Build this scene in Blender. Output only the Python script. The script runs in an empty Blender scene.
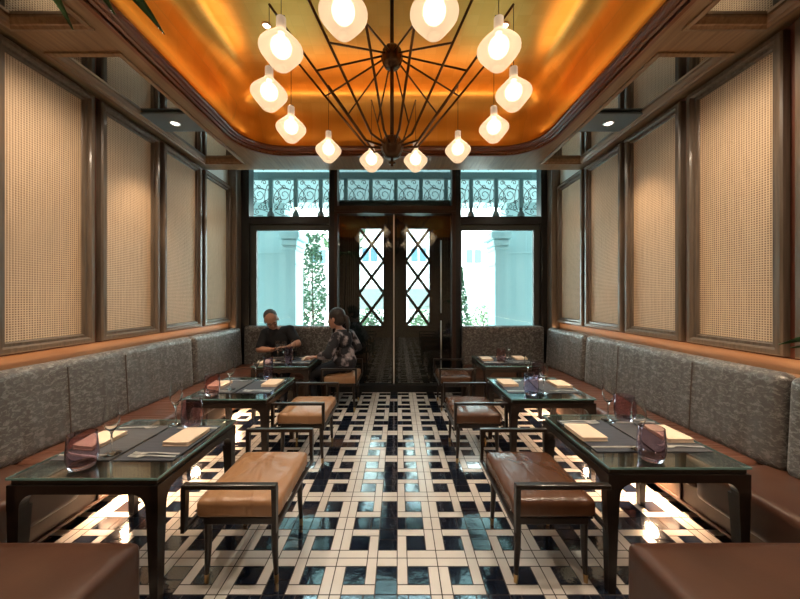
import bpy, bmesh, math, random
from mathutils import Vector, Matrix, Euler
random.seed(7)
S = 0.8                     # all numbers below are in units of 0.8 m
C = bpy.context.scene.collection
PI = math.pi
sc = bpy.context.scene

# ------------------------------------------------------------ materials
def newmat(name):
    m = bpy.data.materials.new(name); m.use_nodes = True
    return m, m.node_tree.nodes, m.node_tree.links, m.node_tree.nodes['Principled BSDF']

def pm(name, col, rough=.5, metal=0., spec=.5, trans=0., ior=1.45, coat=0., emit=None, es=0., noise=None, bump=None, sheen=0.):
    """noise=(scale xyz, colour2, detail, lo, hi); bump=(scale xyz, strength, dist)"""
    m, N, L, b = newmat(name)
    b.inputs['Base Color'].default_value = (*col, 1)
    b.inputs['Roughness'].default_value = rough
    b.inputs['Metallic'].default_value = metal
    b.inputs['Specular IOR Level'].default_value = spec
    b.inputs['Transmission Weight'].default_value = trans
    b.inputs['IOR'].default_value = ior
    b.inputs['Coat Weight'].default_value = coat
    b.inputs['Coat Roughness'].default_value = .12
    b.inputs['Sheen Weight'].default_value = sheen
    if emit:
        b.inputs['Emission Color'].default_value = (*emit, 1); b.inputs['Emission Strength'].default_value = es
    tc = N.new('ShaderNodeTexCoord')
    def nz(scale, detail):
        mp = N.new('ShaderNodeMapping'); L.new(tc.outputs['Object'], mp.inputs[0])
        mp.inputs['Scale'].default_value = scale
        n = N.new('ShaderNodeTexNoise'); n.inputs['Scale'].default_value = 1; n.inputs['Detail'].default_value = detail
        L.new(mp.outputs[0], n.inputs['Vector']); return n
    if noise:
        sc_, c2, det, lo, hi = noise
        n = nz(sc_, det); r = N.new('ShaderNodeValToRGB')
        r.color_ramp.elements[0].position = lo; r.color_ramp.elements[0].color = (*col, 1)
        r.color_ramp.elements[1].position = hi; r.color_ramp.elements[1].color = (*c2, 1)
        L.new(n.outputs[0], r.inputs[0]); L.new(r.outputs[0], b.inputs['Base Color'])
    if bump:
        n = nz(bump[0], 3); bp = N.new('ShaderNodeBump'); bp.inputs['Strength'].default_value = bump[1]
        bp.inputs['Distance'].default_value = bump[2]
        L.new(n.outputs[0], bp.inputs['Height']); L.new(bp.outputs[0], b.inputs['Normal'])
    return m

M = {}
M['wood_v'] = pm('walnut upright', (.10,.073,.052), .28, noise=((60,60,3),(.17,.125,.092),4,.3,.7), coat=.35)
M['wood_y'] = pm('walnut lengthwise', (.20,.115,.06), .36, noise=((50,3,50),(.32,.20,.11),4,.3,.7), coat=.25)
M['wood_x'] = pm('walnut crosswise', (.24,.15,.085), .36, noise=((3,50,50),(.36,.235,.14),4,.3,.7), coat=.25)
M['cherry'] = pm('ledge wood', (.36,.19,.095), .4, noise=((40,3,40),(.44,.25,.13),4,.3,.7))
M['redwood'] = pm('dark red wood', (.10,.032,.018), .3, noise=((30,30,4),(.15,.05,.03),3,.3,.7), coat=.3)
M['cornice'] = pm('mahogany moulding', (.17,.052,.024), .3, coat=.4)
M['black'] = pm('black painted frame', (.012,.012,.012), .35)
M['door_brown'] = pm('dark brown painted frame', (.035,.016,.010), .35)
M['grey_frame'] = pm('inner window frame', (.045,.05,.047), .4)
M['edge'] = pm('polished glass edge', (.16,.30,.29), .12)
M['espresso'] = pm('espresso wood', (.012,.008,.006), .34, coat=.1, noise=((8,8,40),(.020,.012,.009),3,.3,.7))
M['table_wood'] = pm('table board', (.022,.017,.013), .35, noise=((60,4,60),(.04,.03,.022),4,.35,.7))
M['brass'] = pm('brass', (.55,.36,.16), .3, 1)
M['bronze'] = pm('dark bronze', (.10,.06,.035), .28, .9)
M['steel'] = pm('steel', (.85,.85,.83), .32, 1)
M['silver'] = pm('silver cutlery', (.8,.8,.78), .35, .7)
M['mirror'] = pm('mirror', (.62,.66,.66), .02, 1)
M['plate'] = pm('blue grey metal plate', (.16,.21,.24), .45, .3)
M['white'] = pm('white plaster', (.8,.82,.8), .7)
M['plaster'] = pm('ceiling plaster', (.5,.42,.32), .7)
M['backwall'] = pm('back wall paint', (.45,.33,.22), .7)
M['cream'] = pm('cream tile', (.66,.61,.565), .22, noise=((6,6,6),(.72,.68,.64),3,.3,.7), spec=.5, coat=.3)
M['navy'] = pm('dark blue tile', (.006,.010,.022), .06, noise=((7,7,7),(.020,.030,.055),3,.4,.75), spec=.9, ior=1.9, coat=.6, bump=((14,14,14),.12,.01))
M['grout'] = pm('grout', (.05,.04,.035), .8)
M['napkin'] = pm('cream linen', (.76,.60,.46), .85, bump=((120,120,120),.2,.002))
M['mat'] = pm('slate placemat', (.035,.042,.058), .5, noise=((8,200,8),(.075,.085,.11),2,.35,.7), bump=((20,300,20),.3,.001))
M['mat_w'] = pm('grey placemat', (.055,.06,.07), .5, noise=((8,200,8),(.10,.105,.12),2,.35,.7), bump=((20,300,20),.3,.001))
M['gold'] = None
M['skin'] = pm('skin', (.42,.22,.15), .5)
M['skin2'] = pm('skin tanned', (.40,.21,.14), .5)
M['hair'] = pm('dark hair', (.018,.013,.011), .45, noise=((60,60,60),(.03,.022,.018),2,.3,.7))
M['hair_grey'] = pm('short greying hair', (.03,.026,.024), .6, noise=((90,90,90),(.10,.09,.085),2,.4,.7))
M['black_cloth'] = pm('black cotton', (.006,.007,.010), .85)
M['jeans'] = pm('dark trousers', (.012,.014,.022), .9)
M['shoe'] = pm('black shoe leather', (.01,.01,.01), .4)
M['blouse'] = pm('patterned blouse', (.012,.012,.018), .75, noise=((9,9,9),(.42,.36,.38),3,.50,.62))
M['dark_phone'] = pm('phone case', (.02,.02,.025), .2)
M['leaf'] = pm('glossy leaf', (.02,.075,.02), .3, noise=((3,3,30),(.045,.13,.035),2,.3,.7), coat=.4)
M['leaf2'] = pm('tree leaf', (.055,.11,.06), .5, noise=((4,4,4),(.12,.20,.10),2,.3,.7))
M['bark'] = pm('bark', (.10,.07,.05), .8)
M['terracotta'] = pm('dark clay pot', (.05,.045,.04), .6)
M['soil'] = pm('potting soil', (.03,.02,.015), .9)
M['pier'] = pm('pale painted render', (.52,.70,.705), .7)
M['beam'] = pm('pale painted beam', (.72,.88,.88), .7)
M['valance'] = pm('painted timber', (.10,.17,.175), .6)
M['finial'] = pm('dark turned timber', (.05,.06,.055), .6)
M['iron'] = pm('wrought iron', (.03,.04,.045), .6)
M['ext_wall'] = pm('sunlit white render', (.88,.88,.86), .7)
M['ext_glass'] = pm('blue window glass', (.10,.19,.26), .1)
M['shutter'] = pm('roller shutter', (.22,.25,.24), .6)
M['pave'] = pm('pale paving', (.72,.70,.66), .8, noise=((3,3,3),(.8,.78,.74),3,.3,.7))
M['dark_vest'] = pm('vestibule panelling', (.010,.009,.008), .4)
M['outer'] = pm('outer facade', (.4,.42,.4), .8)

def gold_mat():
    m, N, L, b = newmat('gold leaf')
    tc = N.new('ShaderNodeTexCoord')
    br = N.new('ShaderNodeTexBrick'); L.new(tc.outputs['Object'], br.inputs['Vector'])
    br.offset = 0; br.inputs['Scale'].default_value = 5.5; br.inputs['Brick Width'].default_value = .5; br.inputs['Row Height'].default_value = .5
    br.inputs['Mortar Size'].default_value = .006; br.inputs['Bias'].default_value = 0
    br.inputs['Color1'].default_value = (.86,.45,.10,1); br.inputs['Color2'].default_value = (.80,.40,.075,1); br.inputs['Mortar'].default_value = (.74,.40,.09,1)
    n = N.new('ShaderNodeTexNoise'); n.inputs['Scale'].default_value = 2.5; n.inputs['Detail'].default_value = 4
    mx = N.new('ShaderNodeMixRGB'); mx.blend_type = 'MULTIPLY'; mx.inputs[0].default_value = .35
    L.new(br.outputs[0], mx.inputs[1]); L.new(n.outputs[0], mx.inputs[2]); L.new(mx.outputs[0], b.inputs['Base Color'])
    b.inputs['Metallic'].default_value = .75; b.inputs['Roughness'].default_value = .30
    bp = N.new('ShaderNodeBump'); bp.inputs['Strength'].default_value = .12; bp.inputs['Distance'].default_value = .01
    L.new(n.outputs[0], bp.inputs['Height']); L.new(bp.outputs[0], b.inputs['Normal'])
    return m
M['gold'] = gold_mat()

def cane_mat():
    m, N, L, b = newmat('woven cane')
    tc = N.new('ShaderNodeTexCoord'); sx = N.new('ShaderNodeSeparateXYZ'); L.new(tc.outputs['Object'], sx.inputs[0])
    def mth(op, a, v=None, b2=None):
        n = N.new('ShaderNodeMath'); n.operation = op
        if hasattr(a, 'links'): L.new(a, n.inputs[0])
        else: n.inputs[0].default_value = a
        if b2 is not None: L.new(b2, n.inputs[1])
        elif v is not None: n.inputs[1].default_value = v
        return n.outputs[0]
    p = .0140
    y = mth('MULTIPLY', sx.outputs['Y'], 2*PI/p); z = mth('MULTIPLY', sx.outputs['Z'], 2*PI/p)
    sy = mth('SINE', y); sz = mth('SINE', z)
    g = mth('MAXIMUM', sy, None, sz)                       # pits where both low
    n = N.new('ShaderNodeTexNoise'); n.inputs['Scale'].default_value = 1; n.inputs['Detail'].default_value = 3
    mp = N.new('ShaderNodeMapping'); mp.inputs['Scale'].default_value = (3, 90, 5); L.new(tc.outputs['Object'], mp.inputs[0]); L.new(mp.outputs[0], n.inputs['Vector'])
    g2 = mth('ADD', g, None, mth('MULTIPLY', mth('SUBTRACT', n.outputs[0], .5), 1.2))
    r = N.new('ShaderNodeValToRGB'); L.new(mth('MULTIPLY_ADD', g2, .5), r.inputs[0])
    r.inputs[0].links[0].from_node.inputs[2].default_value = .5
    e = r.color_ramp.elements
    e[0].position = .10; e[0].color = (.13,.075,.04,1); e[1].position = .66; e[1].color = (.57,.38,.23,1)
    x = e.new(.95); x.color = (.72,.51,.33,1)
    L.new(r.outputs[0], b.inputs['Base Color']); b.inputs['Roughness'].default_value = .6
    bp = N.new('ShaderNodeBump'); bp.inputs['Strength'].default_value = .4; bp.inputs['Distance'].default_value = .003
    L.new(g, bp.inputs['Height']); L.new(bp.outputs[0], b.inputs['Normal'])
    return m
M['cane'] = cane_mat()

def damask_mat():
    m, N, L, b = newmat('flecked damask')
    tc = N.new('ShaderNodeTexCoord'); mp = N.new('ShaderNodeMapping'); mp.inputs['Scale'].default_value = (26, 20, 34)
    L.new(tc.outputs['Object'], mp.inputs[0])
    n = N.new('ShaderNodeTexNoise'); n.inputs['Scale'].default_value = 1.6; n.inputs['Detail'].default_value = 5; n.inputs['Roughness'].default_value = .72; n.inputs['Distortion'].default_value = .8
    L.new(mp.outputs[0], n.inputs['Vector'])
    r = N.new('ShaderNodeValToRGB'); L.new(n.outputs[0], r.inputs[0])
    e = r.color_ramp.elements; e[0].position = .49; e[0].color = (.070,.060,.054,1); e[1].position = .60; e[1].color = (.30,.285,.265,1)
    L.new(r.outputs[0], b.inputs['Base Color'])
    r2 = N.new('ShaderNodeMapRange'); L.new(n.outputs[0], r2.inputs[0]); r2.inputs[1].default_value = .49; r2.inputs[2].default_value = .60; r2.inputs[3].default_value = .60; r2.inputs[4].default_value = .30
    L.new(r2.outputs[0], b.inputs['Roughness'])
    r3 = N.new('ShaderNodeMapRange'); L.new(n.outputs[0], r3.inputs[0]); r3.inputs[1].default_value = .50; r3.inputs[2].default_value = .60; r3.inputs[3].default_value = .05; r3.inputs[4].default_value = .7
    L.new(r3.outputs[0], b.inputs['Metallic']); b.inputs['Sheen Weight'].default_value = .3
    n2 = N.new('ShaderNodeTexNoise'); n2.inputs['Scale'].default_value = 1; mp2 = N.new('ShaderNodeMapping'); mp2.inputs['Scale'].default_value = (5, 9, 2.2)
    L.new(tc.outputs['Object'], mp2.inputs[0]); L.new(mp2.outputs[0], n2.inputs['Vector'])
    b1 = N.new('ShaderNodeBump'); b1.inputs['Strength'].default_value = .45; b1.inputs['Distance'].default_value = .03; L.new(n2.outputs[0], b1.inputs['Height'])
    b2 = N.new('ShaderNodeBump'); b2.inputs['Strength'].default_value = .35; b2.inputs['Distance'].default_value = .004; L.new(n.outputs[0], b2.inputs['Height']); L.new(b1.outputs[0], b2.inputs['Normal'])
    L.new(b2.outputs[0], b.inputs['Normal'])
    return m
M['damask'] = damask_mat()

def leather_mat(name, c1, c2, crease=(6,26,6), rough=.34, cs=.35):
    m, N, L, b = newmat(name)
    tc = N.new('ShaderNodeTexCoord')
    def nz(s, d):
        mp = N.new('ShaderNodeMapping'); mp.inputs['Scale'].default_value = s; L.new(tc.outputs['Object'], mp.inputs[0])
        n = N.new('ShaderNodeTexNoise'); n.inputs['Scale'].default_value = 1; n.inputs['Detail'].default_value = d; L.new(mp.outputs[0], n.inputs['Vector']); return n
    n = nz((4,4,4), 3); r = N.new('ShaderNodeValToRGB'); L.new(n.outputs[0], r.inputs[0])
    r.color_ramp.elements[0].position = .3; r.color_ramp.elements[0].color = (*c1,1); r.color_ramp.elements[1].position = .7; r.color_ramp.elements[1].color = (*c2,1)
    L.new(r.outputs[0], b.inputs['Base Color']); b.inputs['Roughness'].default_value = rough
    n2 = nz(crease, 2); n2.inputs['Distortion'].default_value = .6
    n3 = nz((160,160,160), 2)
    b1 = N.new('ShaderNodeBump'); b1.inputs['Strength'].default_value = cs; b1.inputs['Distance'].default_value = .03; L.new(n2.outputs[0], b1.inputs['Height'])
    b2 = N.new('ShaderNodeBump'); b2.inputs['Strength'].default_value = .12; b2.inputs['Distance'].default_value = .002; L.new(n3.outputs[0], b2.inputs['Height']); L.new(b1.outputs[0], b2.inputs['Normal'])
    L.new(b2.outputs[0], b.inputs['Normal'])
    return m
M['tan'] = leather_mat('tan leather', (.34,.175,.082), (.42,.225,.112), (10,5,5), .33, .7)
M['tan_shaded'] = leather_mat('shaded tan leather', (.085,.034,.016), (.13,.056,.027), (12,5,5), .27, .45)  # same leather as the left stools, with shade put into its colour
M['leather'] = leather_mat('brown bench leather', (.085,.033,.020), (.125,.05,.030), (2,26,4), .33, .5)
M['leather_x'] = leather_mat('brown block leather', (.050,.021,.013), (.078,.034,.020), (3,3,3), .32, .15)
M['base_leather'] = leather_mat('dark base leather', (.07,.045,.03), (.10,.065,.045), (3,3,3), .4, .1)

def glass(name, col, rough=0., ior=1.45):
    m, N, L, b = newmat(name)
    N.remove(b); out = N['Material Output']
    g = N.new('ShaderNodeBsdfGlass'); g.inputs[0].default_value = (*col,1); g.inputs['Roughness'].default_value = rough; g.inputs['IOR'].default_value = ior
    L.new(g.outputs[0], out.inputs[0]); return m
def pane_mat(name, tint, refl=.09):       # thin sheet: tinted see-through with a mirror-like fresnel sheen
    m, N, L, b = newmat(name); N.remove(b); out = N['Material Output']
    t = N.new('ShaderNodeBsdfTransparent'); t.inputs[0].default_value = (*tint,1)
    g = N.new('ShaderNodeBsdfGlossy'); g.inputs['Roughness'].default_value = .0; g.inputs[0].default_value = (1,1,1,1)
    f = N.new('ShaderNodeFresnel'); geo = N.new('ShaderNodeNewGeometry'); io = N.new('ShaderNodeMath'); io.operation = 'MULTIPLY_ADD'
    io.inputs[1].default_value = -.8333; io.inputs[2].default_value = 1.5; L.new(geo.outputs['Backfacing'], io.inputs[0]); L.new(io.outputs[0], f.inputs[0])
    ad = N.new('ShaderNodeMath'); ad.operation = 'ADD'; ad.inputs[1].default_value = refl; ad.use_clamp = True; L.new(f.outputs[0], ad.inputs[0])
    mx = N.new('ShaderNodeMixShader'); L.new(ad.outputs[0], mx.inputs[0]); L.new(t.outputs[0], mx.inputs[1]); L.new(g.outputs[0], mx.inputs[2])
    L.new(mx.outputs[0], out.inputs[0]); return m
M['win_glass'] = pane_mat('window pane', (.90,.97,.97), .0)
M['wine_glass'] = glass('clear crystal', (.98,.99,.99))
M['purple_glass'] = glass('smoky purple glass', (.88,.80,.84))
M['pink_glass'] = glass('rose pink glass', (.97,.86,.87))
M['violet_glass'] = glass('violet glass', (.92,.89,.97))
M['table_glass'] = pane_mat('green tinted table glass', (.84,.95,.94), .13)
M['door_glass'] = pane_mat('door pane', (.76,.80,.80), .012)

def shade_mat():
    m, N, L, b = newmat('frosted lamp glass'); N.remove(b); out = N['Material Output']
    tr = N.new('ShaderNodeBsdfTransparent'); tr.inputs[0].default_value = (1,.95,.86,1)
    tl = N.new('ShaderNodeBsdfTranslucent'); tl.inputs[0].default_value = (.52,.45,.38,1)
    gl = N.new('ShaderNodeBsdfDiffuse'); gl.inputs[0].default_value = (.5,.45,.40,1)
    em = N.new('ShaderNodeEmission'); em.inputs[0].default_value = (1,.72,.50,1); em.inputs[1].default_value = .20
    m1 = N.new('ShaderNodeMixShader'); m1.inputs[0].default_value = .5; L.new(tl.outputs[0], m1.inputs[1]); L.new(gl.outputs[0], m1.inputs[2])
    m2 = N.new('ShaderNodeMixShader'); m2.inputs[0].default_value = .30; L.new(m1.outputs[0], m2.inputs[1]); L.new(tr.outputs[0], m2.inputs[2])
    a = N.new('ShaderNodeAddShader'); L.new(m2.outputs[0], a.inputs[0]); L.new(em.outputs[0], a.inputs[1])
    L.new(a.outputs[0], out.inputs[0]); return m
M['shade'] = shade_mat()
def em(name, col, s):
    m, N, L, b = newmat(name); N.remove(b)
    e = N.new('ShaderNodeEmission'); e.inputs[0].default_value = (*col,1); e.inputs[1].default_value = s
    L.new(e.outputs[0], N['Material Output'].inputs[0]); return m
M['bulb'] = em('warm bulb', (1,.76,.48), 6)
M['lens'] = em('downlight lens', (1,.90,.78), 5)
M['led'] = em('warm led strip', (1,.62,.30), 3)

# ------------------------------------------------------------ mesh builder
class MB:
    def __init__(s): s.v=[]; s.f=[]; s.m=[]
    def add(s, vs, fs, mi=0):
        o=len(s.v); s.v += [tuple(v) for v in vs]; s.f += [[i+o for i in f] for f in fs]; s.m += [mi]*len(fs); return s
    def bm(s, b, mi=0, mat=None):
        b.verts.index_update()
        s.add([(mat@v.co if mat else v.co.copy()) for v in b.verts], [[v.index for v in f.verts] for f in b.faces], mi); b.free(); return s
    def box(s, x0,x1,y0,y1,z0,z1, bev=0, mi=0, seg=2):
        b=bmesh.new(); bmesh.ops.create_cube(b, size=1)
        for v in b.verts: v.co=Vector(((x0+x1)/2+v.co.x*(x1-x0),(y0+y1)/2+v.co.y*(y1-y0),(z0+z1)/2+v.co.z*(z1-z0)))
        if bev: bmesh.ops.bevel(b, geom=b.edges[:], offset=bev, segments=seg, affect='EDGES', profile=.5)
        return s.bm(b, mi)
    def rings(s, rs, closed=True, caps=True, mi=0, loop=False):
        n=len(rs[0]); vs=[p for r in rs for p in r]; fs=[]
        R=len(rs)
        for i in range(R if loop else R-1):
            a=i*n; c=((i+1)%R)*n
            for j in range(n if closed else n-1):
                k=(j+1)%n; fs.append([a+j,a+k,c+k,c+j])
        if caps and not loop: fs.append(list(range(n))[::-1]); fs.append([(R-1)*n+j for j in range(n)])
        return s.add(vs, fs, mi)
    def lathe(s, prof, cx=0,cy=0,cz=0, n=24, mi=0, close=False):
        rs=[[(cx+r*math.cos(2*PI*j/n),cy+r*math.sin(2*PI*j/n),cz+z) for j in range(n)] for r,z in prof]
        return s.rings(rs, True, not close, mi, loop=close)
    def tube(s, pts, r, n=8, mi=0, caps=True):
        pts=[Vector(p) for p in pts]; rr = r if isinstance(r,(list,tuple)) else [r]*len(pts)
        rs=[]; prev=None
        for i,p in enumerate(pts):
            d=(pts[min(i+1,len(pts)-1)]-pts[max(i-1,0)]).normalized()
            if prev is None:
                u=d.orthogonal().normalized()
            else:
                u=(prev-d*prev.dot(d)); u = u.normalized() if u.length>1e-5 else d.orthogonal().normalized()
            prev=u; w=d.cross(u)
            rs.append([p+(u*math.cos(2*PI*j/n)+w*math.sin(2*PI*j/n))*rr[i] for j in range(n)])
        return s.rings(rs, True, caps, mi)
    def ell(s, c, r, rot=None, mi=0, u=14, v=9):
        b=bmesh.new(); bmesh.ops.create_uvsphere(b,u_segments=u,v_segments=v,radius=1)
        mt=Matrix.Translation(Vector(c))@((rot or Matrix()).to_4x4() if rot else Matrix())@Matrix.Diagonal((*r,1))
        return s.bm(b,mi,mt)
    def build(s, name, mat, parent=None, loc=(0,0,0), rotz=0, smooth=False, angle=None):
        me=bpy.data.meshes.new(name); me.from_pydata([(v[0]*S,v[1]*S,v[2]*S) for v in s.v],[],s.f)
        mats = mat if isinstance(mat,(list,tuple)) else [mat]
        for m in mats: me.materials.append(M[m] if isinstance(m,str) else m)
        if len(mats)>1: me.polygons.foreach_set('material_index', s.m)
        bm_=bmesh.new(); bm_.from_mesh(me); bmesh.ops.recalc_face_normals(bm_, faces=bm_.faces); bm_.to_mesh(me); bm_.free()
        if smooth:
            me.polygons.foreach_set('use_smooth',[True]*len(me.polygons))
            if angle is not None: me.set_sharp_from_angle(angle=angle)
        o=bpy.data.objects.new(name, me); C.objects.link(o)
        o.location=(loc[0]*S,loc[1]*S,loc[2]*S); o.rotation_euler=(0,0,rotz)
        if parent: o.parent=parent
        return o

def rbox(mb, x0,x1,y0,y1,z0,z1, r, n=10, crown=0, mi=0, crown_fn=None, ny=None):
    """cushion: rounded box with a puffed top"""
    b=bmesh.new(); bmesh.ops.create_cube(b,size=2)
    bmesh.ops.subdivide_edges(b, edges=b.edges[:], cuts=n, use_grid_fill=True)
    cx,cy,cz=(x0+x1)/2,(y0+y1)/2,(z0+z1)/2; hx,hy,hz=(x1-x0)/2,(y1-y0)/2,(z1-z0)/2
    k=5
    for v in b.verts:
        q=v.co.copy()
        def w(t): # concentrate vertices near edges
            return math.copysign(1-(1-abs(t))**1.6, t)
        p=Vector((w(q.x)*hx,w(q.y)*hy,w(q.z)*hz))
        core=Vector((max(-hx+r,min(hx-r,p.x)),max(-hy+r,min(hy-r,p.y)),max(-hz+r,min(hz-r,p.z))))
        d=p-core
        if d.length>1e-9:
            # cube-to-sphere on the rounded rim
            m=max(abs(d.x),abs(d.y),abs(d.z)); d=d.normalized()*m
        p=core+d
        if crown and p.z>0: p.z += crown*(1-abs(p.x/hx)**2.5)*(1-abs(p.y/hy)**2.5)*(p.z/hz)
        v.co=Vector((cx,cy,cz))+p
    mb.bm(b,mi); return mb

def thing(name, label, cat, loc=(0,0,0), rotz=0, group=None):
    o=bpy.data.objects.new(name,None); C.objects.link(o); o.empty_display_size=.1
    o.location=(loc[0]*S,loc[1]*S,loc[2]*S); o.rotation_euler=(0,0,rotz)
    return tag(o,label,cat,group)
def tag(o,label,cat,group=None):
    o['label']=label; o['category']=cat
    if group: o['group']=group
    return o
def struct(o): o['kind']='structure'; return o
def dup(root, loc, rotz=0, label=None, group=None, name=None):
    r=root.copy(); C.objects.link(r); r.location=(loc[0]*S,loc[1]*S,loc[2]*S); r.rotation_euler=(0,0,rotz)
    if label: r['label']=label
    if group: r['group']=group
    for ch in list(root.children):
        c=ch.copy(); C.objects.link(c); c.parent=r
        for g in ch.children:
            d=g.copy(); C.objects.link(d); d.parent=c
    return r
def light(name, kind, loc, energy, col, **k):
    l=bpy.data.lights.new(name,kind); l.energy=energy; l.color=col
    rot=k.pop('rot',(0,0,0))
    for a,b in k.items(): setattr(l,a,b)
    o=bpy.data.objects.new(name,l); C.objects.link(o); o.location=(loc[0]*S,loc[1]*S,loc[2]*S); o.rotation_euler=rot
    return o

W=2.71; YB=-2.0; YF=5.42; HS=3.42     # half width, rear wall, window wall, soffit height
WARM=(1,.74,.46)

# ------------------------------------------------------------ floor
mb=MB(); mb.add([(-W-.2,YB,-.003),(W+.2,YB,-.003),(W+.2,YF+.7,-.003),(-W-.2,YF+.7,-.003)],[[0,1,2,3]],0)
g=.006
def tile(x0,x1,y0,y1,mi):
    mb.add([(x0+g/2,y0+g/2,0),(x1-g/2,y0+g/2,0),(x1-g/2,y1-g/2,0),(x0+g/2,y1-g/2,0)],[[0,1,2,3]],mi)
q=[(0,3,0,1,1),(3,4,0,3,1),(0,1,1,4,1),(1,4,3,4,1),(1,3,1,3,2)]
u=.06
for i in range(-5,5):
    for j in range(-13,13):
        ox,oy=i*.6+.3-.6+.0,1.938+(j-6)*.6+.0
        ox=i*.6+.3
        if oy+.6<YB or oy>YF+.6: continue
        for fx in (0,1):
            for fy in (0,1):
                for (a,b,c,d,mi) in q:
                    xa,xb=(a,b) if not fx else (10-b,10-a)
                    ya,yb=(c,d) if not fy else (10-d,10-c)
                    tile(ox+xa*u,ox+xb*u,oy+ya*u,oy+yb*u,mi)
        for (a,b,c,d,mi) in ((4,6,0,1,1),(4,6,9,10,1),(0,1,4,6,1),(9,10,4,6,1),
                             (4,6,1,2.5,2),(4,6,2.5,4,2),(4,6,4,6,2),(4,6,6,7.5,2),(4,6,7.5,9,2),
                             (1,3,4,6,2),(3,4,4,6,2),(6,7,4,6,2),(7,9,4,6,2)):
            tile(ox+a*u,ox+b*u,oy+c*u,oy+d*u,mi)
fl=mb.build('floor',['grout','cream','navy']); struct(fl)

# ------------------------------------------------------------ walls
def wall(name,m,*bx,**k):
    mb=MB(); mb.box(*bx,**k); return struct(mb.build(name,m))
wall('wall_left','redwood',-W-.15,-W,YB,YF+.05,0,HS+.02)
wall('wall_right','redwood',W,W+.15,YB,YF+.05,0,HS+.02)
wall('wall_left_upper','white',-W-.15,-W,4.0,YF+.05,HS+.02,4.4)
wall('wall_right_upper','white',W,W+.15,4.0,YF+.05,HS+.02,4.4)
# rear wall
mb=MB(); mb.box(-W-.15,W+.15,YB-.15,YB,0,4.4)
struct(mb.build('wall_back','backwall'))
wall('ceiling','plaster',-W-.4,W+.4,YB-.3,YF+.5,4.4,4.6)
mb=MB(); mb.box(-W-.2,-W,YB-.1,4.0,HS+.02,4.4); mb.box(W,W+.2,YB-.1,4.0,HS+.02,4.4); struct(mb.build('wall_side_upper','plaster'))

# ledges behind the banquettes with warm led strips
for s,nm in ((-1,'trim_1'),(1,'trim_2')):
    mb=MB(); a,b=sorted((s*2.565,s*W)); mb.box(a,b,YB,YF-.3,1.04,1.075)
    a,b=sorted((s*(W-.012),s*W)); mb.box(a,b,YB,YF,1.075,1.17)
    struct(mb.build(nm,'cherry'))

# ------------------------------------------------------------ wall panels
def ring_frame(mb, w, h, prof):
    """prof: list of (inset, protrusion) ; frame lies in YZ plane, protrudes along +X"""
    rs=[[(p,i,i),(p,w-i,i),(p,w-i,h-i),(p,i,h-i)] for i,p in prof]
    return mb.rings(rs, True, False, 0)
pw,ph=.715,2.205
names=[ 'next to the window','second from the window','third from the window','fourth from the window, nearest the camera','beside the camera, just cut by the picture edge']
for s,sd in ((-1,'left'),(1,'right')):
    off=0 if s<0 else .01
    for k in range(5):
        y0=5.25-.78*(k+1)+.02
        t=thing('cane_wall_panel','woven cane panel in walnut frame on the %s wall, %s'%(sd,names[k]),'wall panel',(s*W,y0,1.185),0,'cane wall panels')
        mb=MB(); ring_frame(mb,pw,ph,[(0,0),(0,.05),(.010,.062),(.038,.062),(.046,.05),(.051,.036),(.072,.036),(.078,.02),(.086,.012)])
        if s>0: mb.v=[(-x,y,z) for x,y,z in mb.v]
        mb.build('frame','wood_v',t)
        mb=MB(); a,b=sorted((s*-0.002,s*-.014)); mb.box(a,b,.081,pw-.081,.081,ph-.081)
        mb.build('woven_cane','cane',t)

# ------------------------------------------------------------ soffit with golden tray
XO,Y0,Y1,RC=1.87,.55,4.10,.50
def rrect(hx,y0,y1,r,n=10):
    pts=[]
    for (cx,cy,a0) in ((hx-r,y1-r,0),(-hx+r,y1-r,90),(-hx+r,y0+r,180),(hx-r,y0+r,270)):
        for i in range(n+1):
            a=math.radians(a0+90*i/n); pts.append((cx+r*math.cos(a),cy+r*math.sin(a)))
    return pts
def orect(pts,hx,y0,y1):
    cx,cy=0,(y0+y1)/2; out=[]
    n=len(pts)//4
    for i,(x,y) in enumerate(pts):
        qd=i//n; t=(i%n)/(n-1)
        if qd==0: p=(hx,y+(y1-Y1)*(1) ) if t<.5 else (x+(hx-XO),y1)
        elif qd==1: p=(x-(hx-XO),y1) if t<.5 else (-hx,y+(y1-Y1))
        elif qd==2: p=(-hx,y-(Y0-y0)) if t<.5 else (x-(hx-XO),y0)
        else: p=(x+(hx-XO),y0) if t<.5 else (hx,y-(Y0-y0))
        if abs(t-.5)<.01: p=((hx if qd in(0,3) else -hx),(y1 if qd<2 else y0))
        out.append(p)
    return out
ip=rrect(XO,Y0,Y1,RC); op=orect(ip,2.045,.2,4.53)
mb=MB()
mb.rings([[(x,y,HS) for x,y in ip],[(x,y,HS) for x,y in op],[(x,y,HS+.08) for x,y in op],[(x,y,HS+.08) for x,y in ip]],True,False,0,loop=True)
for s in (-1,1):
    a,b=sorted((s*2.55,s*W)); mb.box(a,b,YB,4.53,HS,HS+.08)
    a,b=sorted((s*2.045,s*2.55))
    mb.box(a,b,4.33,4.53,HS,HS+.08); mb.box(a,b,2.15,2.42,HS,HS+.08); mb.box(a,b,YB,.24,HS,HS+.08)
mb.box(-2.045,2.045,YB,.2,HS,HS+.08)
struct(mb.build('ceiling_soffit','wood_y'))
mb=MB(); mb.box(-W,W,4.53,4.58,HS,HS+.95); struct(mb.build('trim_3','wood_x'))
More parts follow.
